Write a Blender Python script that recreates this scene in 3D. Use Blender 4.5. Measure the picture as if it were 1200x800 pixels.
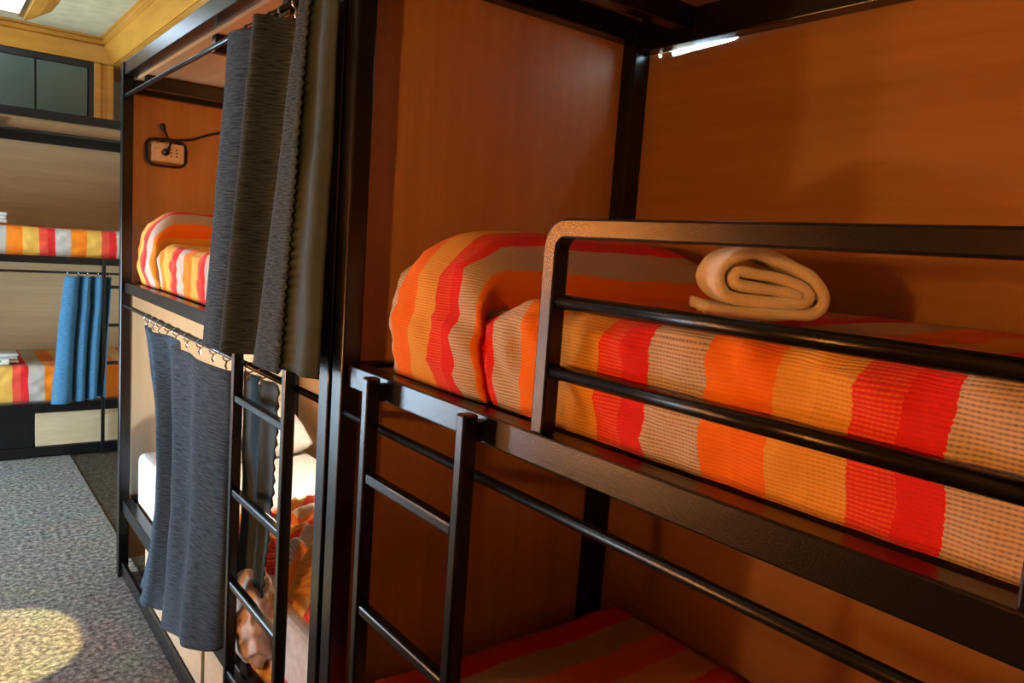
import bpy, bmesh, math, random
from mathutils import Vector, Matrix, noise

for o in list(bpy.data.objects):
    bpy.data.objects.remove(o, do_unlink=True)
SC = bpy.context.scene
COL = SC.collection

# ------------------------------------------------------------------ camera
F_PX = 888.67
RX = (0.79116638, -0.0165113, 0.61137806)      # world axes in camera axes (right, down, forward)
RY = (-0.6073979, -0.13820503, 0.7822833)
RZ = (0.07157901, -0.990266, -0.1193721)
cd = bpy.data.cameras.new('camera')
cd.sensor_width = 36.0
cd.lens = F_PX / 1200 * 36.0
cd.clip_start = 0.02
cam = bpy.data.objects.new('camera', cd)
COL.objects.link(cam)
right = Vector((RX[0], RY[0], RZ[0])); down = Vector((RX[1], RY[1], RZ[1])); fwd = Vector((RX[2], RY[2], RZ[2]))
m3 = Matrix((right, -down, -fwd)).transposed()
cam.matrix_world = Matrix.Translation((0, 0, 1.5)) @ m3.to_4x4()
SC.camera = cam

# ------------------------------------------------------------------ light and exposure
w = bpy.data.worlds.new('sky'); SC.world = w; w.use_nodes = True
bg = w.node_tree.nodes['Background']
bg.inputs[0].default_value = (0.56, 0.79, 1.0, 1); bg.inputs[1].default_value = 28.0
sd = bpy.data.lights.new('sun', 'SUN'); sd.energy = 430; sd.color = (1.0, 0.93, 0.80); sd.angle = 0.012
sun = bpy.data.objects.new('sun', sd); COL.objects.link(sun)
sun.rotation_euler = Vector((0.0, -0.35, -1.0)).to_track_quat('-Z', 'Y').to_euler()
vs = SC.view_settings
vs.view_transform = 'Standard'; vs.look = 'None'; vs.gamma = 1.0; vs.use_curve_mapping = False
vs.exposure = 0.0
WARM = (1.0, 0.37, 0.06)
LAMP_W = (78, 56)
PANEL_EMIT = 4.5

# ------------------------------------------------------------------ materials
MATS = {}
def nt(name):
    m = bpy.data.materials.new(name); m.use_nodes = True
    MATS[name] = m
    return m, m.node_tree.nodes, m.node_tree.links, m.node_tree.nodes['Principled BSDF']
def setp(p, **k):
    names = dict(rough='Roughness', metal='Metallic', spec='Specular IOR Level', coat='Coat Weight', sheen='Sheen Weight', trans='Transmission Weight')
    for a, b in k.items(): p.inputs[names[a]].default_value = b
def ramp(N, stops, interp='LINEAR'):
    r = N.new('ShaderNodeValToRGB'); r.color_ramp.interpolation = interp
    e = r.color_ramp.elements
    while len(e) < len(stops): e.new(0.5)
    for k, (pos, c) in enumerate(stops):
        e[k].position = pos; e[k].color = (*c, 1)
    return r
def mapping(N, L, coord, scale, rot=(0, 0, 0)):
    t = N.new('ShaderNodeTexCoord'); mp = N.new('ShaderNodeMapping')
    L.new(t.outputs[coord], mp.inputs[0]); mp.inputs['Scale'].default_value = scale; mp.inputs['Rotation'].default_value = rot
    return mp
def noise_n(N, L, mp, scale, detail=4, rough=0.5):
    n = N.new('ShaderNodeTexNoise'); n.inputs['Scale'].default_value = scale
    n.inputs['Detail'].default_value = detail; n.inputs['Roughness'].default_value = rough
    if mp: L.new(mp.outputs[0], n.inputs['Vector'])
    return n
def bump(N, L, p, src, strength, dist):
    b = N.new('ShaderNodeBump'); b.inputs['Strength'].default_value = strength; b.inputs['Distance'].default_value = dist
    L.new(src, b.inputs['Height']); L.new(b.outputs[0], p.inputs['Normal'])

def mat_plain(name, col, rough=0.6, metal=0.0, spec=0.5, nscale=60, nstr=0.1):
    m, N, L, p = nt(name)
    mp = mapping(N, L, 'Object', (1, 1, 1))
    n = noise_n(N, L, mp, nscale, 3)
    r = ramp(N, [(0.3, tuple(c * 0.85 for c in col)), (0.7, tuple(min(1, c * 1.12) for c in col))])
    L.new(n.outputs['Fac'], r.inputs[0]); L.new(r.outputs[0], p.inputs['Base Color'])
    setp(p, rough=rough, metal=metal, spec=spec)
    bump(N, L, p, n.outputs['Fac'], nstr, 0.002)
    return m
mat_plain('black_metal', (0.006, 0.006, 0.0065), 0.25, 0.0, 0.45, 420, 0.12)
mat_plain('chrome', (0.75, 0.75, 0.74), 0.25, 1.0)
mat_plain('white_plastic', (0.80, 0.76, 0.70), 0.35)
mat_plain('black_plastic', (0.012, 0.011, 0.011), 0.45)
mat_plain('plaster', (0.50, 0.42, 0.25), 0.85, 0, 0.2, 9, 0.05)
mat_plain('wall_paint', (0.62, 0.56, 0.44), 0.85, 0, 0.2, 12, 0.05)
mat_plain('sheet', (0.70, 0.68, 0.65), 0.9, 0, 0.1, 40, 0.15)
mat_plain('pink_sheet', (0.84, 0.70, 0.62), 0.9, 0, 0.1, 40, 0.15)
mat_plain('brass', (0.55, 0.38, 0.14), 0.3, 1.0)
mat_plain('green_card', (0.12, 0.36, 0.20), 0.6)
mat_plain('tinted_glass', (0.085, 0.125, 0.098), 0.22, 0, 0.5, 3, 0.02)

def mat_wood(name, dark, light, grain, rough=0.45, spec=0.4, big=1.0):
    m, N, L, p = nt(name)
    mp = mapping(N, L, 'Object', grain)
    n1 = noise_n(N, L, mp, 6 * big, 6, 0.62); n2 = noise_n(N, L, mp, 34 * big, 3, 0.5)
    mx = N.new('ShaderNodeMix'); mx.data_type = 'FLOAT'; mx.inputs[0].default_value = 0.35
    L.new(n1.outputs['Fac'], mx.inputs[2]); L.new(n2.outputs['Fac'], mx.inputs[3])
    r = ramp(N, [(0.30, dark), (0.72, light)])
    L.new(mx.outputs[0], r.inputs[0]); L.new(r.outputs[0], p.inputs['Base Color'])
    setp(p, rough=rough, spec=spec); bump(N, L, p, mx.outputs[0], 0.06, 0.001)
    return m
BD, BL = (0.29, 0.155, 0.058), (0.43, 0.245, 0.105)
mat_wood('laminate_y', BD, BL, (0.9, 0.09, 1.6))          # grain running along y
mat_wood('laminate_x', (0.42, 0.265, 0.125), (0.58, 0.39, 0.20), (0.09, 0.9, 1.6))          # grain running along x
mat_wood('laminate_z_lit', (0.45, 0.245, 0.095), (0.63, 0.365, 0.155), (1.3, 1.3, 0.07))          # grain running up; same laminate, lightened to imitate lamplight on end panels
mat_wood('cream_laminate', (0.66, 0.60, 0.44), (0.80, 0.75, 0.58), (1.3, 1.3, 0.07))
mat_wood('drawer_wood', (0.50, 0.36, 0.21), (0.66, 0.50, 0.31), (0.3, 0.3, 1.6))
mat_wood('cornice_wood', (0.45, 0.17, 0.02), (0.72, 0.34, 0.05), (0.25, 0.25, 1.5), 0.3, 0.5, 0.6)

def mat_blanket():
    m, N, L, p = nt('striped_blanket')
    uv = N.new('ShaderNodeUVMap'); uv.uv_map = 'UVMap'
    sep = N.new('ShaderNodeSeparateXYZ'); L.new(uv.outputs[0], sep.inputs[0])
    def math_n(op, a, b=None, c=None):
        n = N.new('ShaderNodeMath'); n.operation = op
        for k, v in enumerate((a, b, c)):
            if v is None: continue
            if isinstance(v, (int, float)): n.inputs[k].default_value = v
            else: L.new(v, n.inputs[k])
        return n.outputs[0]
    u, v = sep.outputs[0], sep.outputs[1]
    rib = math_n('SINE', math_n('MULTIPLY', v, 2 * math.pi / 0.0046))
    rib01 = math_n('MULTIPLY_ADD', rib, 0.5, 0.5)
    # the weave throws threads a little past each stripe edge
    mpn = N.new('ShaderNodeMapping'); L.new(uv.outputs[0], mpn.inputs[0]); mpn.inputs['Scale'].default_value = (30, 320, 1)
    nn = noise_n(N, L, mpn, 1.0, 2)
    uj = math_n('ADD', u, math_n('MULTIPLY', math_n('SUBTRACT', nn.outputs['Fac'], 0.5), 0.007))
    idx = math_n('FRACT', math_n('DIVIDE', uj, 0.34))
    red, beige, orange, yellow = (0.76, 0.030, 0.026), (0.66, 0.57, 0.48), (0.90, 0.22, 0.013), (0.82, 0.45, 0.085)
    r1 = ramp(N, [(0.0, yellow), (0.25, orange), (0.5, beige), (0.75, red)], 'CONSTANT')
    L.new(idx, r1.inputs[0])
    # the rib threads of each stripe
    r2 = ramp(N, [(0.0, (0.58, 0.24, 0.03)), (0.12, (0.70, 0.32, 0.045)), (0.25, (0.86, 0.15, 0.01)), (0.38, (0.93, 0.26, 0.02)),
                  (0.5, (0.22, 0.155, 0.105)), (0.75, (0.72, 0.022, 0.02)), (0.87, (0.86, 0.20, 0.08))], 'CONSTANT')
    L.new(idx, r2.inputs[0])
    mp2 = N.new('ShaderNodeMapping'); L.new(uv.outputs[0], mp2.inputs[0]); mp2.inputs['Scale'].default_value = (160, 160, 1)
    n2 = noise_n(N, L, mp2, 1.0, 2)
    th = math_n('SINE', math_n('MULTIPLY', u, 2 * math.pi / 0.0055))
    fac = math_n('MULTIPLY', math_n('MULTIPLY', math_n('POWER', rib01, 1.6), math_n('MULTIPLY_ADD', th, 0.22, 0.85)), math_n('MULTIPLY_ADD', n2.outputs['Fac'], 0.9, 0.35))
    mx = N.new('ShaderNodeMix'); mx.data_type = 'RGBA'; mx.clamp_factor = True
    L.new(fac, mx.inputs[0]); L.new(r1.outputs[0], mx.inputs[6]); L.new(r2.outputs[0], mx.inputs[7])
    L.new(mx.outputs[2], p.inputs['Base Color'])
    setp(p, rough=0.92, spec=0.1, sheen=0.08)
    h = math_n('ADD', math_n('SUBTRACT', 1.0, rib01), math_n('MULTIPLY', th, 0.18))
    bump(N, L, p, h, 0.4, 0.0016)
mat_blanket()

def mat_melange(name, dark, light, sc=1.0):
    m, N, L, p = nt(name)
    uv = N.new('ShaderNodeUVMap'); uv.uv_map = 'UVMap'
    mp = N.new('ShaderNodeMapping'); L.new(uv.outputs[0], mp.inputs[0]); mp.inputs['Scale'].default_value = (26 * sc, 330 * sc, 1)
    n = noise_n(N, L, mp, 1.0, 4, 0.65)
    r = ramp(N, [(0.34, dark), (0.66, light)])
    L.new(n.outputs['Fac'], r.inputs[0]); L.new(r.outputs[0], p.inputs['Base Color'])
    setp(p, rough=0.95, spec=0.08, sheen=0.05); bump(N, L, p, n.outputs['Fac'], 0.4, 0.002)
mat_melange('curtain_fabric', (0.011, 0.025, 0.040), (0.080, 0.128, 0.175))
mat_melange('blue_curtain_fabric', (0.030, 0.095, 0.165), (0.075, 0.19, 0.30))
mat_plain('curtain_lining', (0.038, 0.068, 0.078), 0.75, 0, 0.25, 25, 0.05)

def mat_carpet(name, cols, sc):
    m, N, L, p = nt(name)
    mp = mapping(N, L, 'Object', (1, 1, 1))
    n = noise_n(N, L, mp, sc, 5, 0.75); n2 = noise_n(N, L, mp, 5, 2)
    r = ramp(N, [(0.38, cols[0]), (0.5, cols[1]), (0.62, cols[2])])
    L.new(n.outputs['Fac'], r.inputs[0])
    mx = N.new('ShaderNodeMix'); mx.data_type = 'RGBA'; mx.blend_type = 'MULTIPLY'; mx.inputs[0].default_value = 0.3
    L.new(r.outputs[0], mx.inputs[6]); L.new(n2.outputs['Color'], mx.inputs[7])
    L.new(mx.outputs[2], p.inputs['Base Color']); setp(p, rough=0.95, spec=0.1)
    bump(N, L, p, n.outputs['Fac'], 0.6, 0.006)
mat_carpet('grey_carpet', ((0.070, 0.066, 0.060), (0.19, 0.178, 0.16), (0.42, 0.39, 0.345)), 48)
mat_carpet('brown_carpet', ((0.020, 0.014, 0.009), (0.065, 0.047, 0.03), (0.13, 0.10, 0.066)), 75)

def mat_towel():
    m, N, L, p = nt('terry_towel')
    mp = mapping(N, L, 'Object', (1, 1, 1))
    n = noise_n(N, L, mp, 420, 3, 0.7)
    r = ramp(N, [(0.3, (0.82, 0.78, 0.71)), (0.7, (0.96, 0.94, 0.90))])
    L.new(n.outputs['Fac'], r.inputs[0]); L.new(r.outputs[0], p.inputs['Base Color'])
    setp(p, rough=1.0, spec=0.05, sheen=0.15); bump(N, L, p, n.outputs['Fac'], 0.5, 0.003)
mat_towel()
def mat_pane(name, col):
    m, N, L, p = nt(name)
    t = N.new('ShaderNodeBsdfTransparent'); g = N.new('ShaderNodeBsdfGlossy'); g.inputs['Roughness'].default_value = 0.05
    n = noise_n(N, L, mapping(N, L, 'Object', (1, 1, 1)), 4, 2)
    r = ramp(N, [(0.3, col), (0.7, tuple(c*.94 for c in col))]); L.new(n.outputs['Fac'], r.inputs[0]); L.new(r.outputs[0], t.inputs[0])
    mx = N.new('ShaderNodeMixShader'); mx.inputs[0].default_value = 0.06
    L.new(t.outputs[0], mx.inputs[1]); L.new(g.outputs[0], mx.inputs[2])
    L.new(mx.outputs[0], N['Material Output'].inputs['Surface'])
mat_pane('amber_filter', (0.16, 0.146, 0.098))  # filter for the added sheet over the roof hatch
def mat_emit(name, col, strength):
    m, N, L, p = nt(name)
    p.inputs['Base Color'].default_value = (*col, 1)
    p.inputs['Emission Color'].default_value = (*col, 1); p.inputs['Emission Strength'].default_value = strength
mat_emit('light_panel', (0.72, 0.86, 1.0), PANEL_EMIT)
mat_emit('lamp_glow_a', WARM, 1.0); mat_emit('lamp_glow_b', WARM, 1.0)

# ------------------------------------------------------------------ helpers
def obj(name, bm, mat, parent=None, smooth=False, bevel=0.0):
    """bm is in world coordinates; the object is placed under parent (an Empty or a mesh) without moving."""
    bmesh.ops.recalc_face_normals(bm, faces=bm.faces)
    me = bpy.data.meshes.new(name)
    off = parent.matrix_world.translation.copy() if parent else Vector()
    if parent: off = WLOC[parent.name]
    for v in bm.verts: v.co -= off
    if smooth:
        for f in bm.faces: f.smooth = True
    bm.to_mesh(me); bm.free()
    me.materials.append(MATS[mat])
    o = bpy.data.objects.new(name, me); COL.objects.link(o)
    WLOC[o.name] = off.copy()
    if parent: o.parent = parent
    if bevel:
        b = o.modifiers.new('bevel', 'BEVEL'); b.width = bevel; b.segments = 2; b.limit_method = 'ANGLE'
    return o
WLOC = {}
def thing(name, label, cat, loc, group=None):
    o = bpy.data.objects.new(name, None); COL.objects.link(o)
    o.location = loc; o.empty_display_size = 0.1
    WLOC[o.name] = Vector(loc)
    return tag(o, label, cat, group)
def tag(o, label, cat, group=None):
    o['label'] = label; o['category'] = cat
    if group: o['group'] = group
    return o
def struct(o):
    o['kind'] = 'structure'; return o
def boxv(bm, lo, hi):
    x0, y0, z0 = lo; x1, y1, z1 = hi
    vs_ = [bm.verts.new(p) for p in ((x0,y0,z0),(x1,y0,z0),(x1,y1,z0),(x0,y1,z0),(x0,y0,z1),(x1,y0,z1),(x1,y1,z1),(x0,y1,z1))]
    for f in ((0,3,2,1),(4,5,6,7),(0,1,5,4),(1,2,6,5),(2,3,7,6),(3,0,4,7)):
        bm.faces.new([vs_[k] for k in f])
def box(lo, hi):
    bm = bmesh.new(); a = [min(p, q) for p, q in zip(lo, hi)]; b = [max(p, q) for p, q in zip(lo, hi)]
    boxv(bm, a, b); return bm
def tube(path, r, seg=10, bm=None, closed=False):
    bm = bm or bmesh.new(); P = [Vector(p) for p in path]; rings = []
    n = len(P)
    for i in range(n):
        if closed: t = (P[(i + 1) % n] - P[i - 1]).normalized()
        else: t = (P[min(i + 1, n - 1)] - P[max(i - 1, 0)]).normalized()
        a = Vector((0, 0, 1)) if abs(t.z) < 0.9 else Vector((1, 0, 0))
        s = t.cross(a).normalized(); q = s.cross(t)
        rr = r[i] if isinstance(r, (list, tuple)) else r
        rings.append([bm.verts.new(P[i] + (s * math.cos(2*math.pi*k/seg) + q * math.sin(2*math.pi*k/seg)) * rr) for k in range(seg)])
    for i in range(n if closed else n - 1):
        A, B = rings[i], rings[(i + 1) % n]
        for k in range(seg): bm.faces.new((A[k], A[(k+1) % seg], B[(k+1) % seg], B[k]))
    if not closed:
        bm.faces.new(rings[0][::-1]); bm.faces.new(rings[-1])
    return bm
def grid(pts, uvs, thick=0.0):
    """pts[i][j] vectors -> quad sheet with UVs (thick handled by a Solidify on the object)."""
    bm = bmesh.new(); uvl = bm.loops.layers.uv.new('UVMap')
    V = [[bm.verts.new(p) for p in row] for row in pts]
    for i in range(len(pts) - 1):
        for j in range(len(pts[0]) - 1):
            f = bm.faces.new((V[i][j], V[i+1][j], V[i+1][j+1], V[i][j+1]))
            for lp, (a, b) in zip(f.loops, ((i,j),(i+1,j),(i+1,j+1),(i,j+1))): lp[uvl].uv = uvs[a][b]
    return bm
def solid(o, t, off=0.0):
    s = o.modifiers.new('thickness', 'SOLIDIFY'); s.thickness = t; s.offset = off
def catmull(P, n):
    P = [Vector(p) for p in P]; Q = [2*P[0]-P[1]] + P + [2*P[-1]-P[-2]]; out = []
    for i in range(1, len(Q) - 2):
        a, b, c, d = Q[i-1], Q[i], Q[i+1], Q[i+2]
        for k in range(n):
            t = k / n
            out.append(0.5*((2*b) + (c-a)*t + (2*a-5*b+4*c-d)*t*t + (-a+3*b-3*c+d)*t*t*t))
    out.append(P[-1]); return out
def resample(P, step):
    L = [0]
    for a, b in zip(P, P[1:]): L.append(L[-1] + (b - a).length)
    n = max(2, int(L[-1] / step)); out = []; k = 0
    for i in range(n + 1):
        s = L[-1] * i / n
        while k < len(L) - 2 and L[k+1] < s: k += 1
        f = (s - L[k]) / max(1e-9, L[k+1] - L[k])
        out.append((s, P[k].lerp(P[k+1], min(1, max(0, f)))))
    return out

# ------------------------------------------------------------------ the room
XR, XL, YF, YN, ZC = 1.50, -1.72, 6.32, -1.30, 2.65
struct(obj('floor', box((XL-.1, YN-.1, -0.10), (XR+.1, YF+.1, -0.006)), 'brown_carpet'))
def wall_with_hole(name, axis, c0, c1, a0, a1, z0, z1, hole, mat):
    h0, h1, hz0, hz1 = hole; bm = bmesh.new()
    for (p0, p1, q0, q1) in ((a0, h0, z0, z1), (h1, a1, z0, z1), (h0, h1, z0, hz0), (h0, h1, hz1, z1)):
        if p1 - p0 < 1e-4 or q1 - q0 < 1e-4: continue
        if axis == 'x': boxv(bm, (c0, p0, q0), (c1, p1, q1))
        else: boxv(bm, (p0, c0, q0), (p1, c1, q1))
    return struct(obj(name, bm, mat))
wall_with_hole('wall_right', 'x', XR, XR+.1, YN-.1, YF+.1, 0, ZC, (0.85, 1.36, 1.90, 2.35), 'wall_paint')
wall_with_hole('wall_left', 'x', XL-.1, XL, YN-.1, YF+.1, 0, ZC, (3.30, 5.66, 0.0, 1.30), 'wall_paint')
struct(obj('wall_near', box((XL, YN-.1, 0), (XR, YN, ZC)), 'wall_paint'))
struct(obj('wall_far', box((XL, YF, 0), (XR, YF+.1, ZC)), 'wall_paint'))

# ceiling with a round-cornered roof hatch (sun) out of the frame
def ceiling():
    bm = bmesh.new()
    hx0, hx1, hy0, hy1, r = -0.95, 0.43, 3.635, 4.26, 0.26
    X0, X1, Y0, Y1, zt = XL-.1, XR+.1, YN-.1, YF+.1, ZC+.08
    for lo, hi in (((X0, Y0), (hx0, Y1)), ((hx1, Y0), (X1, Y1)), ((hx0, Y0), (hx1, hy0)), ((hx0, hy1), (hx1, Y1))):
        boxv(bm, (*lo, ZC), (*hi, zt))
    for qx, qy, cx, cy, a0 in ((hx1, hy1, hx1-r, hy1-r, 0), (hx0, hy1, hx0+r, hy1-r, 90), (hx0, hy0, hx0+r, hy0+r, 180), (hx1, hy0, hx1-r, hy0+r, 270)):
        pts = [(qx, qy)] + [(cx + r*math.cos(math.radians(a0+9*k)), cy + r*math.sin(math.radians(a0+9*k))) for k in range(11)]
        lo = [bm.verts.new((*p, ZC)) for p in pts]; hi = [bm.verts.new((*p, zt)) for p in pts]
        for k in range(1, 11):
            bm.faces.new((lo[0], lo[k], lo[k+1])); bm.faces.new((hi[0], hi[k+1], hi[k])); bm.faces.new((lo[k], hi[k], hi[k+1], lo[k+1]))
    return bm
struct(obj('ceiling', ceiling(), 'plaster'))

hp = struct(obj('hatch_filter', box((-1.0, 3.58, ZC+.081), (0.48, 4.31, ZC+.087)), 'amber_filter'))  # unseen tinted sheet added over the hatch to dim and warm the skylight
# soffit boxes and their sloping cornice boards above the beds
def cornice(name, prof, axis, a0, a1, mat='cornice_wood'):
    """prof: (offset toward room, z) outline; axis 'y': board runs along y, offset lowers x."""
    bm = bmesh.new(); R = []
    for a, mit in ((a0, 0), (a1, 1)):
        ring = []
        for off, z in prof:
            if axis == 'y': ring.append(bm.verts.new((SX - off, a - (off if mit else 0), z)))
            else: ring.append(bm.verts.new((a - (off if mit else 0), SY - off, z)))
        R.append(ring)
    n = len(prof)
    for k in range(n): bm.faces.new((R[0][k], R[0][(k+1) % n], R[1][(k+1) % n], R[1][k]))
    bm.faces.new(R[0][::-1]); bm.faces.new(R[1])
    return struct(obj(name, bm, mat))
SX, SY = 1.00, 5.70
slope = [(0, 2.515), (0.012, 2.505), (0.070, 2.600), (0.062, 2.612), (0, 2.612)]
bead = [(0, 2.612), (0.066, 2.612), (0.084, 2.622), (0.084, 2.634), (0.076, 2.638), (0.096, 2.644), (0.096, 2.65), (0, 2.65)]
cornice('trim_1', slope, 'y', YN, SY); cornice('trim_2', bead, 'y', YN, SY)
cornice('trim_3', slope, 'x', XL, SX); cornice('trim_4', bead, 'x', XL, SX)
struct(obj('trim_5', box((SX, YN, 2.506), (XR, YF, 2.65)), 'cornice_wood'))       # soffit above the right bunks
struct(obj('trim_6', box((XL, SY, 2.506), (SX, YF, 2.65)), 'cornice_wood'))       # soffit above the far bunk
struct(obj('trim_7', box((0.885, SY, 2.126), (0.925, SY+.05, 2.505)), 'cornice_wood', bevel=0.004))   # wooden jamb boards
struct(obj('trim_8', box((0.925, SY+.018, 2.126), (0.965, SY+.05, 2.505)), 'cornice_wood'))
struct(obj('trim_9', box((0.965, SY, 2.126), (1.00, SY+.05, 2.505)), 'cornice_wood', bevel=0.004))

# dark green tinted transom over the far bunk
tw = struct(obj('window_1', box((-0.95, SY+.035, 2.13), (0.885, SY+.045, 2.50)), 'black_plastic'))
def frame_bars(parent, bars, mat='black_plastic', nm='window_frame'):
    for lo, hi in bars: obj(nm, box(lo, hi), mat, parent, bevel=0.002)
frame_bars(tw, [((-0.95, SY, 2.465), (0.885, SY+.035, 2.505)), ((-0.95, SY, 2.10), (0.885, SY+.035, 2.14)), ((0.857, SY, 2.14), (0.885, SY+.035, 2.465))])
px = [-0.94, -0.35, 0.005, 0.28, 0.565, 0.855]
for a, b in zip(px, px[1:]):
    obj('pane', box((a+.006, SY+.012, 2.14), (b-.006, SY+.026, 2.463)), 'tinted_glass', tw)

# daylight window in the left wall (outside the frame)
lw = struct(obj('window_2', box((XL-.08, 3.30, 0.007), (XL-.02, 5.66, 0.04)), 'cornice_wood'))
frame_bars(lw, [((XL-.08, 3.30, 1.26), (XL-.02, 5.66, 1.30)), ((XL-.08, 3.30, .04), (XL-.02, 3.34, 1.26)), ((XL-.08, 5.62, .04), (XL-.02, 5.66, 1.26)), ((XL-.07, 4.46, .04), (XL-.03, 4.50, 1.26))], 'cornice_wood')
pl = bpy.data.lights.new('window_portal', 'AREA'); pl.shape = 'RECTANGLE'; pl.size = 2.36; pl.size_y = 1.3
pl.cycles.is_portal = True
po = bpy.data.objects.new('window_portal', pl); COL.objects.link(po)
po.location = (XL-.11, 4.48, 0.65); po.rotation_euler = Vector((1, 0, 0)).to_track_quat('-Z', 'Y').to_euler()

# carpet runner of the aisle
rn = obj('carpet_runner', box((XL+.01, YN+.01, -0.0058), (0.715, 5.42, -0.0002)), 'grey_carpet')
tag(rn, 'speckled grey carpet runner covering the aisle floor', 'carpet')

# white ceiling light panel in a wooden frame
cl = thing('ceiling_light', 'bright white ceiling panel light in orange wooden frame', 'ceiling light', (0.0, 4.95, ZC))
obj('diffuser', box((-0.44, 4.62, ZC-.012), (0.445, 5.32, ZC-.001)), 'light_panel', cl)
for lo, hi in (((0.445, 4.56, ZC-.03), (0.475, 5.36, ZC-.001)), ((-.47, 4.56, ZC-.03), (-.44, 5.36, ZC-.001)), ((-.44, 5.32, ZC-.022), (.445, 5.35, ZC-.001)), ((-.44, 4.59, ZC-.022), (.445, 4.62, ZC-.001))):
    obj('inner_frame', box(lo, hi), 'chrome', cl)
def flare(x0, x1, side):
    bm = bmesh.new(); R = []
    for y, k in ((4.56, 1), (4.80, 1), (5.0, 1), (5.2, .95), (5.30, .75), (5.36, .45), (5.385, 0.2)):
        xe = x0 + (x1 - x0) * k
        R.append([bm.verts.new(p) for p in ((x0, y, ZC-.045), (x0 + (xe-x0)*.5, y, ZC-.035), (xe, y, ZC-.001), (x0, y, ZC-.001))])
    for A, B in zip(R, R[1:]):
        for k in range(4): bm.faces.new((A[k], A[(k+1) % 4], B[(k+1) % 4], B[k]))
    bm.faces.new(R[0]); bm.faces.new(R[-1][::-1]); return bm
obj('wooden_frame', flare(0.475, 0.60, 1), 'cornice_wood', cl); obj('wooden_frame', flare(-0.47, -0.60, 1), 'cornice_wood', cl)

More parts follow.
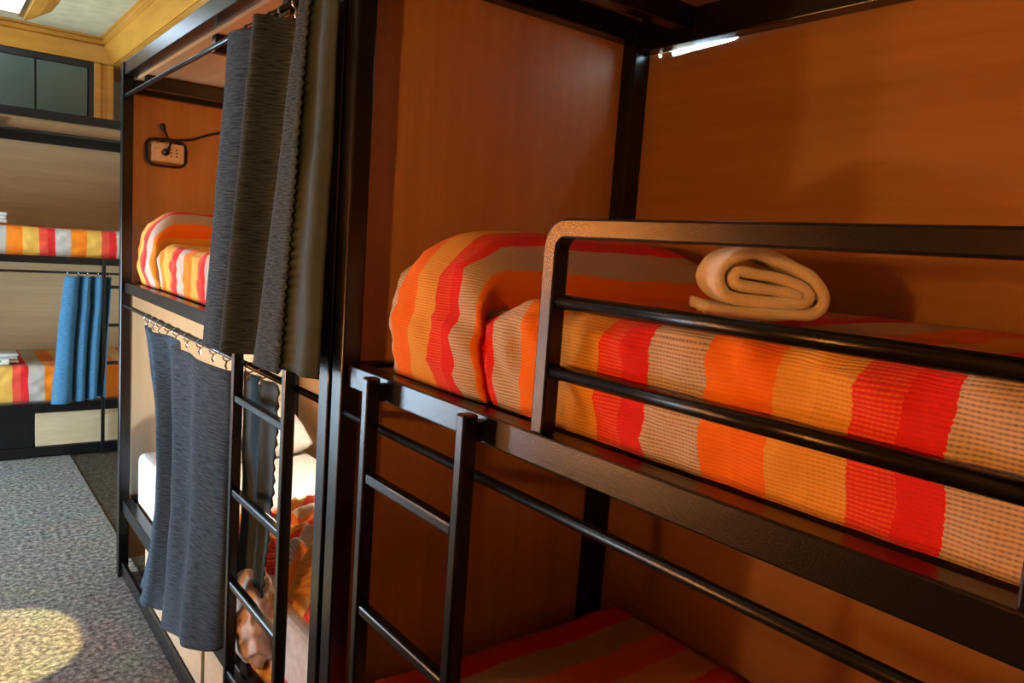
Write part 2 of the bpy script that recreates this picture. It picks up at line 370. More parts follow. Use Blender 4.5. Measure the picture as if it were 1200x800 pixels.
# ------------------------------------------------------------------ bunk beds
LB, DB, PS, PD, PB = 2.06, 0.77, 0.045, 0.04, 0.052          # length, depth, post size
def mapper(kind, x0, y0):
    """local (l along the bed, d from the front to the wall, z) -> world."""
    if kind == 'right': return lambda l, d, z: (x0 + d, y0 + l, z)
    if kind == 'far': return lambda l, d, z: (x0 + l, y0 + d, z)
    if kind == 'left': return lambda l, d, z: (x0 - d, y0 + l, z)
NEAR = mapper('right', 0.63, -0.687)
MID = mapper('right', 0.63, 1.388)
FAR = mapper('far', -0.67, 5.40)
OPA = mapper('left', -0.85, -1.05)
OPB = mapper('left', -0.85, 1.04)
ZT = 2.125
def bunk(M, label, end_lo, end_hi, ladder=(1.557, 1.878), guard=None, drawers=(), back_dip=False, rods=(True, True), shade_end=0, cream=False):
    b = thing('bunk_bed', label, 'bunk bed', M(LB/2, DB/2, 0))
    def bx(nm, lo, hi, mat='black_metal', parent=None, bev=0.003):
        return obj(nm, box(M(*lo), M(*hi)), mat, parent or b, bevel=bev)
    for l in (0, LB - PS):
        bx('post', (l, 0, 0), (l+PS, PD, ZT), bev=0.004); bx('post', (l, DB-PB, 0), (l+PS, DB, 2.06), bev=0.004)
    g = 0.0005
    for z0, z1 in ((0.285, 0.345), (1.216, 1.260)):
        bx('side_rail', (PS+g, 0.012, z0), (LB-PS-g, 0.05, z1)); bx('side_rail', (PS+g, DB-.05, z0), (LB-PS-g, DB-.012, z1))
        for l in (0.012, LB-.05): bx('end_rail', (l if l < 1 else LB-.043, PD+.012, z0), ((l if l < 1 else LB-.043)+.031, DB-PB-g, z1))
        bx('bed_base', (PS, 0.051, z0+.018), (LB-PS, DB-.051, z0+.034), 'laminate_y', bev=0)
    bx('top_beam', (PS+g, 0.005, 2.072), (LB-PS-g, 0.05, ZT)); bx('top_beam', (PS+g, DB-.045, 1.988), (LB-PS-g, DB-.005, 2.0615))
    for l in (0.005, LB-.045): bx('top_beam', (l, PD+g, 2.008), (l+.04, DB-PB-g, 2.0615))
    for l in (0.42, 0.98, 1.54, 1.85):
        if l == 1.54: continue
        bx('roof_slat', (l, 0.0505, 2.010), (l+.038, DB-.046, 2.0615))
    bx('roof_panel', (0.002, 0.051, 2.062), (LB-.002, DB-.002, 2.075), 'laminate_y', bev=0)
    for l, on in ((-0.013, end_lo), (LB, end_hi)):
        if on: bx('end_panel', (l+.0005, 0.045, 0.06), (l+.0125, DB+.005, 2.05), 'laminate_z_lit', bev=0)
    if cream: bx('lower_panel', (LB-.006, PD+.012, 0.346), (LB-.001, DB-PB-.002, 1.215), 'cream_laminate', bev=0)
    bm = bmesh.new()
    ls = [0.002 + (LB-.004)*k/8 for k in range(9)]
    tops = [2.02]*9
    if back_dip:
        ls = [0.002, 1.0, 1.74, 1.772, 1.795, 1.82, 1.85, 1.88, 1.91, 1.945, 1.95, 1.975, 1.979, 1.987, 1.991, LB-.002]
        tops = [2.02, 2.02, 2.0, 1.9865, 1.9845, 1.9835, 1.9825, 1.981, 1.979, 1.977, 1.99, 1.99, 1.980, 1.980, 1.99, 2.02]
    rows = []
    for l, t in zip(ls, tops):
        rows.append([bm.verts.new(M(l, d, z)) for d, z in ((DB, 0.06), (DB, t), (DB+.012, t), (DB+.012, 0.06))])
    for A, B in zip(rows, rows[1:]):
        for k in range(4): bm.faces.new((A[k], A[(k+1) % 4], B[(k+1) % 4], B[k]))
    bm.faces.new(rows[0]); bm.faces.new(rows[-1][::-1])
    obj('back_panel', bm, 'laminate_x' if M is FAR else 'laminate_y', b)
    for z, on in ((1.165, rods[0]), (1.995, rods[1])):
        if on:
            obj('curtain_rod', tube([M(PS+.001, 0.012, z), M(LB-PS-.001, 0.012, z)], 0.008), 'black_metal', b, True)
    if ladder:
        lad = bx('ladder', (ladder[0], -0.026, 0.001), (ladder[0]+.022, 0.0, 1.262), bev=0.004)
        lad.name = 'ladder'; WLOC[lad.name] = WLOC[b.name]
        obj('stile', box(M(ladder[1]-.022, -0.026, 0.001), M(ladder[1], 0.0, 1.262)), 'black_metal', lad, bevel=0.004)
        for z in (1.083, 0.839, 0.594, 0.35):
            obj('rung', box(M(ladder[0]+.0222, -0.023, z-.010), M(ladder[1]-.0222, -0.003, z+.010)), 'black_metal', lad, bevel=0.004)
        for l in (ladder[0]+.003, ladder[1]-.023):
            obj('bracket', box(M(l, 0.0, 1.22), M(l+.017, 0.012, 1.25)), 'black_metal', lad)
    if shade_end: bx('shade_sheet', (PS+g, 0.03, 0.01), (shade_end, 0.045, 0.284), bev=0)  # black sheet standing in for the shade of the open space underneath
    bx('floor_rail', (PS+g, 0.012, 0.008), (LB-PS-g, 0.028, 0.068))
    for (l0, l1) in drawers:
        d = bx('drawer', (l0, 0.0285, 0.07), (l1, 0.60, 0.282), 'drawer_wood', bev=0.002)
        c = M((l0+l1)/2, 0.02, 0.265); f = M((l0+l1)/2, -0.012, 0.265)
        dirv = Vector(f) - Vector(c)
        obj('knob', tube([Vector(c), Vector(c)+dirv*.45, Vector(c)+dirv*.5, Vector(c)+dirv*.85, Vector(f)], [.005, .005, .011, .012, .007], 12), 'brass', d, True)
        WLOC[d.name] = WLOC[b.name]
    if guard:
        g0, g1 = guard; dm = 0.022; zt = 1.532; r = 0.028; h = 0.0125
        pts = [(g1, 1.2605)] + [(g1 - r + r*math.cos(a), zt - r + r*math.sin(a)) for a in [math.radians(90*k/6) for k in range(7)]]
        pts += [(g0 + r - r*math.sin(a), zt - r + r*math.cos(a)) for a in [math.radians(90*k/6) for k in range(7)]] + [(g0, 1.2605)]
        bm = bmesh.new(); R = []
        n = len(pts)
        for i, (l, z) in enumerate(pts):
            a = pts[max(0, i-1)]; c = pts[min(n-1, i+1)]
            t = Vector((c[0]-a[0], c[1]-a[1])).normalized(); nn = Vector((-t.y, t.x))
            R.append([bm.verts.new(M(l + nn.x*h*s, dm + h*q, z + nn.y*h*s)) for s, q in ((-1,-1),(1,-1),(1,1),(-1,1))])
        for A, B in zip(R, R[1:]):
            for k in range(4): bm.faces.new((A[k], A[(k+1) % 4], B[(k+1) % 4], B[k]))
        bm.faces.new(R[0]); bm.faces.new(R[-1][::-1])
        gr = obj('guard_rail', bm, 'black_metal', b, bevel=0.003)
        for z in (1.438, 1.346):
            obj('guard_bar', tube([M(g0+.013, dm, z), M(g1-.013, dm, z)], 0.0098, 14), 'black_metal', gr, True)
    return b
bunk(NEAR, 'black metal bunk bed nearest, with guard rail and short ladder', False, True, guard=(0.862, 1.441), drawers=(), back_dip=True)
bunk(MID, 'black metal bunk bed hung with dark curtains, behind the nearest bunk', False, True, ladder=(0.158, 0.519), drawers=((0.10, 0.865), (0.90, 1.66)), cream=True)
bunk(FAR, 'black metal bunk bed across the far wall below green panes', True, True, drawers=((1.20, 1.96),), shade_end=1.19)
bunk(OPA, 'black metal bunk bed facing the nearest bunk across the aisle', True, True, ladder=None)
bunk(OPB, 'black metal bunk bed facing the curtained bunk across the aisle', True, True, ladder=None)

# ------------------------------------------------------------------ bedding
def mattress(M, z0, label, h=0.15, l0=0.075, d0=0.095, l1=None, mat='sheet'):
    l1 = l1 or LB-.075
    o = obj('mattress', box(M(l0, d0, z0), M(l1, DB-.062, z0+h)), mat, bevel=0.03)
    o.modifiers['bevel'].segments = 4
    return tag(o, label, 'mattress', 'mattresses on the bunks')
def blanket(M, zb, ztop, label, phase, seed, bumped=True, l0=0.066, head=LB-.066, dfront=0.055, wr=1.0, step=0.012, group=None, flip=False, H=0.102):
    """sheet from the front bottom edge, over the top, to the back panel; folds over the pillow at the head end."""
    if bumped:
        ctrl = [(0.050, -0.165), (0.016, -0.10), (0.004, -0.045), (0.022, 0.012), (0.075, 0.060), (0.15, 0.090), (0.22, 0.102), (0.29, 0.092),
                (0.345, 0.058), (0.372, 0.022), (0.360, -0.008), (0.340, -0.024), (0.358, -0.034), (0.392, -0.006), (0.44, 0.006), (0.55, 0.0), (0.8, 0.0), (1.2, 0.0), (1.6, 0.0), (head-l0-.02, 0.0), (head-l0, -0.03), (head-l0+.004, -0.16)]
    else:
        ctrl = [(0.03, -0.175), (0.01, -0.10), (0.008, -0.04), (0.03, -0.005), (0.08, 0.004), (0.2, 0.006), (0.5, 0.0), (1.0, 0.0), (1.5, 0.0), (head-l0-.02, 0.0), (head-l0, -0.03), (head-l0+.004, -0.16)]
    if bumped: ctrl = [((e*0.85 if e < .38 else e), h*H/0.102 if h > 0 else h) for e, h in ctrl if not .38 < e < .43]
    path = resample(catmull([Vector((e, h, 0)) for e, h in ctrl], 10), step)
    # arc length so that on the flat part it equals the distance from the head
    sref = next(s for s, p in path if p.x > 0.6); eref = next(p.x for s, p in path if p.x > 0.6)
    scr = next(s for s, p in path if p.y < -0.02 and p.x > 0.25 and p.x < 0.4) + 0.01 if bumped else -1
    nfront, ntop = 18, 46
    rows, uvs = [], []
    for s, p in path:
        e, h = p.x, p.y
        S = (head - (s - sref + eref)) + phase + ((0.065 + 0.40 * (scr - s)) if (bumped and s < scr) else 0)
        if flip: S = -S
        zt = ztop + h
        up = max(0.0, h) / H
        hh = zt - zb
        r = min(0.032 + 0.10 * up, hh * 0.75)
        cor = max(0.0, 1 - e / 0.10) ** 2 * 0.06 if bumped else max(0.0, 1 - e/0.06)**2*0.03
        df = dfront - 0.012 * up + cor - (0.010 if (bumped and 0.27 < e < 0.335 and h < 0.0) else 0) * -1
        row, uvr = [], []; t = 0; prev = None
        for j in range(nfront + ntop + 1):
            if j <= nfront:
                k = j / nfront
                if k < 0.62:                      # front face
                    q = k / 0.62
                    z = zb + (hh - r) * q; d = df - 0.012 * math.sin(math.pi * min(1, q)) * (0.4 + up) + 0.008 * (1 - q)
                else:                             # rounded upper edge
                    a = (k - 0.62) / 0.38 * math.pi / 2
                    z = zt - r + r * math.sin(a); d = df + r * (1 - math.cos(a))
            else:
                q = (j - nfront) / ntop
                d = df + r + (DB - 0.012 - df - r) * q
                dome = 0.0
                if bumped and up > 0: dome = -0.035 * up * max(0, (q - 0.55) / 0.45) ** 2
                z = zt + dome - (0.012 * math.sin(q * math.pi) * (1 - up)) * 0.5
            lp = head - e
            if bumped and j <= nfront: lp -= 0.05 * math.exp(-((e - 0.29)/0.12)**2) * (1 - j/nfront)
            n1 = noise.noise(Vector((lp * 7 + seed, d * 6, z * 16))); n2 = noise.noise(Vector((lp * 22 + d * 9 + seed, d * 10, z * 30 + 5)))
            amp = wr * (0.008 * n1 + 0.0035 * n2)
            edge = min(1.0, (z - zb) / 0.03 + 0.1) * (1 - 0.8 * (j > nfront + ntop - 4))
            diag = wr * 0.0045 * math.sin((lp * 1.0 - z * 1.4) * 52 + 4 * n1) * (0.5 + n2) if j <= nfront + 3 else 0
            pt = Vector(M(lp + 0.006 * wr * noise.noise(Vector((z * 9, lp * 5, seed))), d - (amp + diag) * edge * (1.0 if j <= nfront else 0), z + (amp * edge if j > nfront - 5 else 0)))
            cur = Vector((d, z))
            if prev is not None: t += (cur - prev).length
            prev = cur; row.append(pt); uvr.append((S, t))
        rows.append(row); uvs.append(uvr)
    o = obj('blanket', grid(rows, uvs), 'striped_blanket', None, True)
    solid(o, 0.004, 0)
    return tag(o, label, 'blanket', group)

Z_UP, Z_LO = 1.251, 0.320
def wy(M, v):    # phase so the yellow/red edge falls at local length v
    return -v
mattress(NEAR, Z_UP, 'mattress of the nearest upper bunk, under the striped blanket')
blanket(NEAR, 1.262, 1.424, 'striped blanket plumped over a pillow on the nearest upper bunk', -(0.69 + 0.687), 3.1, head=1.985, step=0.008, wr=1.35)
mattress(NEAR, Z_LO, 'mattress of the nearest lower bunk, in deep shade')
blanket(NEAR, 0.348, 0.612, 'dim striped blanket lying flat on the nearest lower bunk', -(0.60 + 0.687), 8.4, False)
mattress(MID, Z_UP, 'mattress of the upper bunk behind dark curtains')
blanket(MID, 1.262, 1.424, 'striped blanket mounded at the head of the curtained upper bunk', -(0.10 + 1.36), 5.2, step=0.01, H=0.13)
mattress(MID, Z_LO, 'white sheeted mattress on the curtained lower bunk', 0.23, mat='sheet', d0=0.062)
mattress(FAR, Z_UP, 'mattress of the far upper bunk', )
blanket(FAR, 1.250, 1.430, 'striped blanket on the upper far bunk, white red and yellow', -(0.558 + 0.67), 1.7, False, flip=True)
mattress(FAR, Z_LO, 'mattress of the far lower bunk')
blanket(FAR, 0.348, 0.570, 'striped blanket on the far lower bunk beside blue curtain', -(0.414 + 0.67), 6.6, False, flip=True)
for M, n in ((OPA, 'facing the nearest bunk'), (OPB, 'facing the curtained bunk')):
    mattress(M, Z_UP, 'upper mattress of the bunk %s across the aisle' % n)
    blanket(M, 1.262, 1.424, 'flat striped blanket on the upper bunk %s across the aisle' % n, 0.0, 2.0, False, step=0.04)

# far blankets run their colours the other way round
def pillow(name, label, cx, cy, cz, sx, sy, sz, rot=0.0, tilt=0.0, mat='sheet', seed=0.0, wr=0.012):
    bm = bmesh.new(); n = 22
    for side in (1, -1):
        g = []
        for i in range(n+1):
            row = []
            for j in range(n+1):
                u, v = i/n*2-1, j/n*2-1
                e = (1 - abs(u)**3.2) * (1 - abs(v)**3.2)
                z = side * (max(0, e) ** 0.5)
                p = Vector((u*sx*(1 - .10*(1-abs(v)**2)*0 - .05*abs(v)**6), v*sy*(1 - .05*abs(u)**6), z*sz))
                k = noise.noise(p*9 + Vector((seed, 0, 0))) + .5*noise.noise(p*22 + Vector((seed, 3, 0)))
                p.z += k * wr * max(0, e) ** .3
                row.append(bm.verts.new(p))
            g.append(row)
        for i in range(n):
            for j in range(n): bm.faces.new((g[i][j], g[i+1][j], g[i+1][j+1], g[i][j+1]))
    bmesh.ops.remove_doubles(bm, verts=bm.verts, dist=0.0005)
    mat4 = Matrix.Translation((cx, cy, cz)) @ Matrix.Rotation(rot, 4, 'Z') @ Matrix.Rotation(tilt, 4, 'X')
    bm.transform(mat4)
    return tag(obj(name, bm, mat, None, True), label, 'pillow')
pillow('pillow', 'white pillow at the head of the curtained lower bunk', 1.06, 3.19, 0.655, 0.27, 0.18, 0.085, 0.05, 0.35, seed=2)
pillow('pillow', 'pillow under the plumped blanket of the nearest upper bunk', 1.04, 1.15, 1.448, 0.25, 0.11, 0.044, 0, 0, seed=4, wr=0.0)
pillow('pillow', 'pillow under the mounded blanket of the curtained upper bunk', 1.04, 3.21, 1.448, 0.25, 0.11, 0.044, 0, 0, seed=6, wr=0.0)

# crumpled striped blanket and pinkish sheet on the curtained lower bunk
def crumple(name, label, cat, mat, x0, x1, y0, y1, zf, seed, amp, n=70, phase=0.0, sag=None):
    rows, uvs = [], []
    for i in range(n+1):
        row, uvr = [], []
        for j in range(n+1):
            u, v = i/n, j/n
            x, y = x0 + (x1-x0)*u, y0 + (y1-y0)*v
            q = Vector((x*5 + seed, y*5, seed))
            a = noise.noise(q); b = 1 - abs(noise.noise(q*1.9 + Vector((4, 1, 0)))); c = 1 - abs(noise.noise(q*4.1))
            ed = min(1, min(u, 1-u, v, 1-v) * 7)
            z = zf(u, v) + amp*ed*(0.5*a + 0.55*b*b + 0.12*c*c - .32)
            xx = x + 0.03*noise.noise(q*1.3 + Vector((9, 0, 0))); yy = y + 0.03*noise.noise(q*1.3 + Vector((0, 9, 0)))
            if sag: xx, yy, z = sag(u, v, xx, yy, z)
            row.append(Vector((xx, yy, z))); uvr.append((y*1.2 + 0.25*x + 0.09*a + phase, x*1.3 + .05*b))
        rows.append(row); uvs.append(uvr)
    o = obj(name, grid(rows, uvs), mat, None, True); solid(o, 0.005, 0)
    return tag(o, label, cat)
def sag_b(u, v, x, y, z):
    if u < 0.14:
        k = (0.14-u)/0.14
        return x - 0.012*math.sin(k*math.pi*.5) + 0.014*math.sin(y*34 + z*6)*k, y + .03*k*math.sin(y*21), z - 0.34*k*(1 if v < .5 else max(0.2, 1-(v-.5)*2))
    return x, y, z
crumple('blanket', 'rumpled striped blanket thrown back on the curtained lower bunk', 'blanket', 'striped_blanket', 0.692, 1.36, 1.49, 2.45,
        lambda u, v: 0.565 + 0.13*math.sin(math.pi*min(1, v*1.15))*(0.5+.5*math.sin(math.pi*u)), 12.3, 0.13, 110, 0.1, sag_b)
def bundle():
    bm = bmesh.new(); bmesh.ops.create_icosphere(bm, subdivisions=5, radius=1.0)
    for v in bm.verts:
        p = v.co.copy()
        k = noise.noise(p*1.6 + Vector((3, 7, 1))); r = 1 - abs(noise.noise(Vector((p.x*1.2 + p.z, p.y*2.4 + p.z*1.6, p.z*1.1)) + Vector((1, 2, 5)))); c = 1 - abs(noise.noise(p*5.2))
        q = p * (0.84 + 0.12*k + 0.24*r*r + 0.05*c*c)
        v.co = Vector((0.690 + q.x*0.06, 1.935 + q.y*0.155, 0.475 + q.z*0.125 - 0.06*max(0, -q.x)*0))
    return bm
tag(obj('sheet_bundle', bundle(), 'pink_sheet', None, True), 'pinkish white crumpled bed sheet spilling over lower bunk edge behind ladder', 'bed sheet')

# rolled towel on the nearest upper bunk
def rolled_towel():
    bm = bmesh.new(); th = 0.0092
    ctrl = [(.052, -.019), (.012, -.013), (-.030, -.009), (-.043, .001), (-.034, .012), (.008, .009), (.048, -.001), (.064, -.016), (.056, -.029),
            (.018, -.033), (-.030, -.030), (-.055, -.018), (-.064, .006), (-.049, .030), (-.015, .043), (.030, .032), (.068, .009), (.085, -.017),
            (.079, -.040), (.040, -.050), (-.020, -.050), (-.078, -.047)]
    P = [p for _, p in resample(catmull([Vector((a, b, 0)) for a, b in ctrl], 8), 0.005)]
    L = 0.15; segs = 16; rings = []; n = len(P)
    for i, p in enumerate(P):
        t = (P[min(i+1, n-1)] - P[max(i-1, 0)]).normalized(); nx, nz_ = -t.y, t.x
        ring = []
        for k in range(segs+1):
            for sg in (1, -1):
                hh = th * (1 + .25*noise.noise(Vector((i*.17, k*.3, sg))))
                if k in (0, segs): hh *= 0.62
                off = (k/segs - .5) * L + 0.007*noise.noise(Vector((i*.09, 3, 1))) * (1 if k in (0, segs) else .6)
                x, z = p.x + nx*hh*sg, p.y + nz_*hh*sg
                q = noise.noise(Vector((x*16, off*14, z*16))) * 0.004
                ring.append(bm.verts.new((x + q, off, z + q)))
        rings.append(ring)
    m = segs + 1
    for A, B in zip(rings, rings[1:]):
        for k in range(segs):
            bm.faces.new((A[2*k], A[2*k+2], B[2*k+2], B[2*k])); bm.faces.new((A[2*k+1], B[2*k+1], B[2*k+3], A[2*k+3]))
        for k in (0, segs): bm.faces.new((A[2*k], B[2*k], B[2*k+1], A[2*k+1]))
    for A in (rings[0], rings[-1]):
        for k in range(segs): bm.faces.new((A[2*k], A[2*k+1], A[2*k+3], A[2*k+2]))
    d = Vector((0.66, 0.75)).normalized()     # roll axis pointing away from the viewer
    rot = Matrix.Rotation(math.atan2(-d.x, d.y), 4, 'Z')
    bm.transform(Matrix.Translation((0.955, 0.665, 1.482)) @ rot @ Matrix.Diagonal((0.97, 1, 0.90, 1)))
    return bm
tw_ = obj('towel', rolled_towel(), 'terry_towel', None, True)
tag(tw_, 'rolled white terry towel on the nearest upper bunk blanket', 'towel')

def folded(name, label, lo, hi, mat='sheet', layers=3, cat='towel'):
    t = thing(name, label, cat, ((lo[0]+hi[0])/2, (lo[1]+hi[1])/2, lo[2])); h = (hi[2]-lo[2])/layers
    for k in range(layers):
        o = obj('fold', box((lo[0]+.003*k, lo[1]+.002*(k % 2), lo[2]+h*k), (hi[0]-.004*(k % 2), hi[1], lo[2]+h*(k+1)-.001)), mat, t, True, bevel=h*.42)
    return t
ft = folded('folded_towel', 'folded white towel stacked on the far lower bunk', (0.16, 5.60, 0.572), (0.46, 5.80, 0.635))
cdb = obj('card', box((0.25, 5.555, 0.573), (0.405, 5.593, 0.606)), 'white_plastic'); tag(cdb, 'small white and green card leaning on folded towel', 'card')
obj('green_mark', box((0.33, 5.5535, 0.588), (0.365, 5.555, 0.602)), 'green_card', cdb)
folded('folded_towel', 'folded white towel on the far upper bunk, at frame edge', (0.10, 5.52, 1.442), (0.40, 5.72, 1.508))

# ------------------------------------------------------------------ curtains
def curtain(name, label, cols_t, cols_b, zt, zbf, mat, rows=40, scallop=None, root=None, u0=0.0, sub=6, seed=0, part='fabric', ease=1.0, wob=0.006, cols_m=None):
    """cols: control points (x, y) along the top and the bottom; interpolated smoothly."""
    T = catmull([Vector((*c, 0)) for c in cols_t], sub); B = catmull([Vector((*c, 0)) for c in cols_b], sub)
    Mi = catmull([Vector((*c, 0)) for c in cols_m], sub) if cols_m else None
    n = len(T); pts, uvs = [], []
    ua = 0
    for i in range(n):
        if i: ua += (B[i]-B[i-1]).length
        col, uvc = [], []; zb = zbf(i/(n-1))
        for j in range(rows+1):
            f = j/rows; k = f ** ease
            p = T[i].lerp(B[i], k)
            if Mi: p = T[i]*((1-f)*(1-2*f)) + Mi[i]*(4*f*(1-f)) + B[i]*(f*(2*f-1))
            z = zt + (zb - zt) * f
            q = noise.noise(Vector((p.x*8 + seed, p.y*6, z*3.2))) * wob * min(1, f*5)
            q2 = noise.noise(Vector((p.y*16 + seed, z*9, 2.0))) * wob * .5 * min(1, f*5)
            v = Vector((p.x + q + q2, p.y + q*.6, z))
            if scallop and ((i == 0 and 'a' in scallop) or (i == n-1 and 'b' in scallop)):
                s = abs(math.sin(j * math.pi / 2)) * 0.014
                v.y += s if i == 0 else -s
            col.append(v); uvc.append((ua + u0, z))
        pts.append(col); uvs.append(uvc)
    o = obj(part, grid(pts, uvs), mat, root, True)
    solid(o, 0.003, 0)
    return o, [p[0] for p in pts]
def rings(root, spots, r=0.0125, axis='y', rodz=None):
    for (x, y, z) in spots:
        P = []
        for k in range(12):
            a = 2*math.pi*k/12
            P.append((x + r*math.cos(a), y, z + r*math.sin(a)) if axis == 'y' else (x, y + r*math.cos(a), z + r*math.sin(a)))
        g = obj('ring', tube(P, 0.002, 6, closed=True), 'chrome', root, True)
        if axis == 'y': pth = [(x, y, z-r), (x-.004, y+.002, z-r-.012), (x, y, z-r-.022)]
        else: pth = [(x, y, z-r), (x+.002, y-.004, z-r-.012), (x, y, z-r-.022)]
        WLOC[g.name] = WLOC[root.name]
        obj('hook', tube(pth, 0.003, 6), 'chrome', g, True)

XC = 0.618
# upper curtain of the curtained bunk
uc = thing('curtain', 'long dark grey curtain with pale lining over the middle upper bunk', 'curtain', (XC, 1.8, 1.2))
top = [(.66, 2.00), (.62, 1.99), (.595, 1.965), (.60, 1.90), (.63, 1.83), (.665, 1.80), (.62, 1.775), (.585, 1.755), (.59, 1.73), (.65, 1.70), (.67, 1.62), (.67, 1.56), (.63, 1.52), (.59, 1.50), (.595, 1.47)]
bot = [(.633, 2.06), (.60, 2.06), (.57, 2.03), (.572, 1.95), (.59, 1.91), (.632, 1.90), (.60, 1.885), (.56, 1.855), (.566, 1.83), (.62, 1.79), (.634, 1.74), (.634, 1.70), (.60, 1.66), (.562, 1.625), (.566, 1.49)]
curtain('curtain', '', top, bot, 1.972, lambda t: 1.195 + .02*t, 'curtain_fabric', 80, 'b', uc, seed=1, wob=.003)
lt = [(.602, 1.478), (.612, 1.44), (.60, 1.40), (.612, 1.37)]
lb = [(.574, 1.50), (.586, 1.45), (.58, 1.40), (.60, 1.365)]
curtain('curtain', '', lt, lb, 1.972, lambda t: 1.225, 'curtain_lining', 50, None, uc, seed=4, part='lining', wob=.006)
rings(uc, [(.642, y, 1.991) for y in (2.05, 1.97, 1.89, 1.81, 1.73, 1.65, 1.58, 1.50)])

# lower curtain of the curtained bunk
lc = thing('curtain', 'slate blue curtain drawn across the middle lower bunk', 'curtain', (XC, 2.5, 0.25))
top = [(.632, 2.95), (.615, 2.90), (.625, 2.85), (.605, 2.80), (.60, 2.75), (.615, 2.71), (.634, 2.66), (.636, 2.58), (.632, 2.50), (.605, 2.44), (.585, 2.40), (.60, 2.28), (.59, 2.16), (.60, 2.05), (.615, 1.97), (.632, 1.95)]
mid = [(.63, 2.66), (.60, 2.63), (.605, 2.59), (.59, 2.55), (.575, 2.52), (.60, 2.49), (.63, 2.46), (.632, 2.42), (.61, 2.37), (.575, 2.32), (.56, 2.27), (.585, 2.19), (.57, 2.11), (.59, 2.03), (.61, 1.96), (.63, 1.94)]
bot = [(.61, 2.78), (.58, 2.74), (.585, 2.69), (.56, 2.65), (.555, 2.59), (.58, 2.55), (.60, 2.50), (.59, 2.44), (.565, 2.38), (.545, 2.31), (.55, 2.25), (.565, 2.17), (.55, 2.09), (.575, 2.01), (.60, 1.96), (.625, 1.94)]
curtain('curtain', '', top, bot, 1.14, lambda t: .245 + .15*max(0, (t-.35)/.65)**1.1, 'curtain_fabric', 70, 'a', lc, seed=7, cols_m=mid)
it = [(.652, 1.95), (.655, 1.90), (.665, 1.86), (.655, 1.82), (.668, 1.78), (.66, 1.735)]
ib = [(.655, 1.97), (.66, 1.935), (.672, 1.91), (.665, 1.885), (.675, 1.865), (.67, 1.84)]
curtain('curtain', '', it, ib, 1.14, lambda t: .50 , 'curtain_lining', 40, 'b', lc, seed=11, part='lining', wob=.012, ease=1.4)
rings(lc, [(.642, y, 1.161) for y in (2.98, 2.89, 2.80, 2.69, 2.58, 2.45, 2.31, 2.18, 2.06, 1.97, 1.88, 1.79)])

# blue curtain of the far lower bunk
fc = thing('curtain', 'bright blue gathered curtain on the far lower bunk', 'curtain', (.78, 5.41, .35))
def swap(c): return c
top = [(.69, 5.41), (.715, 5.385), (.745, 5.38), (.765, 5.41), (.775, 5.435), (.80, 5.39), (.815, 5.38), (.83, 5.41), (.84, 5.44), (.865, 5.39), (.885, 5.375), (.905, 5.40), (.925, 5.43), (.945, 5.39)]
bot = [(.61, 5.38), (.64, 5.345), (.685, 5.335), (.715, 5.37), (.725, 5.41), (.745, 5.36), (.775, 5.345), (.795, 5.38), (.80, 5.41), (.82, 5.355), (.845, 5.345), (.86, 5.38), (.87, 5.42), (.905, 5.36)]
curtain('curtain', '', top, bot, 1.145, lambda t: .345 + .03*t, 'blue_curtain_fabric', 40, None, fc, seed=15, ease=.8)
rings(fc, [(x, 5.412, 1.161) for x in (.70, .76, .81, .87, .93)], axis='x')

# ------------------------------------------------------------------ socket and cable on the end panel
YP = 3.448
so = thing('power_socket', 'white power socket box on the wooden end panel', 'socket', (0.806, YP, 1.80))
obj('body', box((0.742, YP-.030, 1.757), (0.866, YP-.0005, 1.833)), 'white_plastic', so, bevel=0.004)
fp = obj('face_plate', box((0.752, YP-.032, 1.766), (0.856, YP-.0302, 1.824)), 'white_plastic', so, bevel=0.0008)
for x in (0.815, 0.836):
    for z in (1.783, 1.796, 1.809): obj('hole', tube([(x, YP-.0322, z), (x, YP-.0335, z)], 0.0032, 10), 'black_plastic', so)
P = []
for k in range(41):
    a = 2*math.pi*k/40; c, s = math.cos(a), math.sin(a)
    P.append((0.802 + 0.077*math.copysign(abs(c)**.45, c), YP-.012 + .002*math.sin(3*a), 1.795 + 0.053*math.copysign(abs(s)**.5, s)))
cb = obj('power_cable', tube(P[:-1], 0.0055, 8, closed=True), 'black_plastic', None, True)
tag(cb, 'black cable looped around the white socket box', 'cable')
obj('strand', tube([(0.79, YP-.012, 1.845), (0.83, YP-.02, 1.850), (0.90, YP-.014, 1.862), (0.97, YP-.010, 1.893), (1.05, YP-.010, 1.92), (1.2, YP-.010, 1.94)], 0.0045, 8), 'black_plastic', cb, True)
obj('strand', tube([(0.775, YP-.014, 1.842), (0.80, YP-.02, 1.850), (0.83, YP-.018, 1.847), (0.86, YP-.012, 1.836)], 0.007, 8), 'black_plastic', cb, True)
obj('plug', tube([(0.805, YP-.022, 1.853), (0.797, YP-.020, 1.872), (0.789, YP-.02, 1.885), (0.787, YP-.02, 1.890), (0.783, YP-.02, 1.908), (0.782, YP-.02, 1.912)], [.004, .0045, .006, .010, .010, .006], 10), 'black_plastic', cb, True)
obj('plug', tube([(0.812, YP-.036, 1.842), (0.806, YP-.05, 1.822), (0.798, YP-.055, 1.804), (0.794, YP-.05, 1.798), (0.792, YP-.0335, 1.795)], [.004, .0045, .006, .014, .015], 10), 'black_plastic', cb, True)

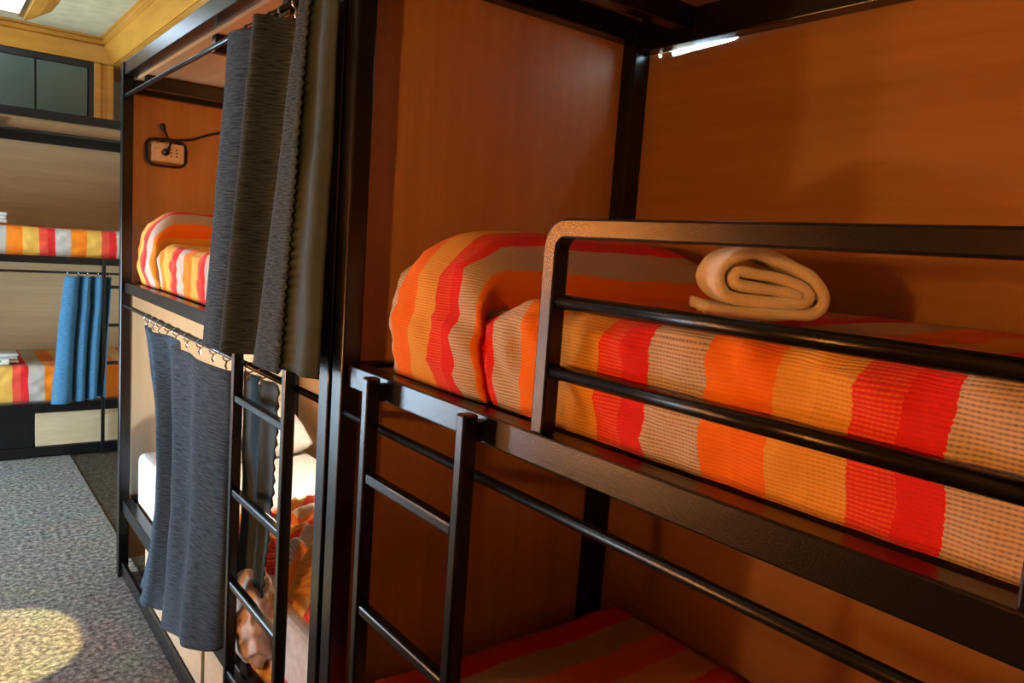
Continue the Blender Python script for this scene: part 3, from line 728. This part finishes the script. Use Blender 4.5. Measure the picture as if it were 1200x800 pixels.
# ------------------------------------------------------------------ warm reading lamps in the bunks across the aisle
def reading_lamp(label, loc, watts, gm, sd=1):
    x, y, z = loc
    t = thing('reading_lamp', label, 'lamp', (x-.10*sd, y, z))
    obj('base', tube([(x-.135*sd, y, z), (x-.12*sd, y, z)], .035, 16), 'black_metal', t, True)
    obj('arm', tube([(x-.12*sd, y, z), (x-.05*sd, y, z)], .008, 8), 'black_metal', t, True)
    bm = bmesh.new(); bmesh.ops.create_uvsphere(bm, u_segments=24, v_segments=14, radius=.055)
    bm.transform(Matrix.Translation((x, y, z)))
    obj('globe', bm, gm, t, True)
    p = MATS[gm].node_tree.nodes['Principled BSDF']
    p.inputs['Emission Strength'].default_value = watts / (4*math.pi**2 * .055**2)
reading_lamp('warm globe reading lamp in the bunk facing the nearest bunk', (-1.482, 0.12, 1.56), LAMP_W[0], 'lamp_glow_a')
reading_lamp('warm globe reading lamp in the bunk facing the curtained bunk', (-1.482, 2.95, 1.56), LAMP_W[1], 'lamp_glow_b')

mat_emit('lamp_glow_c', (1.0, 0.90, 0.74), 1.0); mat_emit('fill_glow_d', WARM, 1.0)
reading_lamp('pale globe reading lamp inside the curtained lower bunk', (1.26, 2.6, 1.06), 20.0, 'lamp_glow_c', -1)
reading_lamp('added warm globe fill lamp hidden inside the curtained upper bunk', (1.26, 2.15, 1.82), 8.0, 'fill_glow_d', -1)  # added out of sight to brighten the upper end panel and blanket
# unseen curtain added across the aisle to keep lamp light off the middle curtain
oc = thing('curtain', 'added dark curtain blocking lamp light on the bunk facing the nearest bunk', 'curtain', (-.84, .85, 1.2))
cc = [(-.838 + .03*math.sin(k*1.9), 1.0 - .03*k) for k in range(13)]
curtain('curtain', '', cc, cc, 1.972, lambda t: 1.19, 'curtain_fabric', 30, None, oc, seed=21)
rings(oc, [(-.862, 0.97 - .07*k, 1.991) for k in range(5)])

mat_emit('lamp_glow_e', (1.0, 0.47, 0.16), 1.0)
reading_lamp('warm globe reading lamp in the lower bunk across the aisle', (-1.482, 2.5, 0.85), 62.0, 'lamp_glow_e')
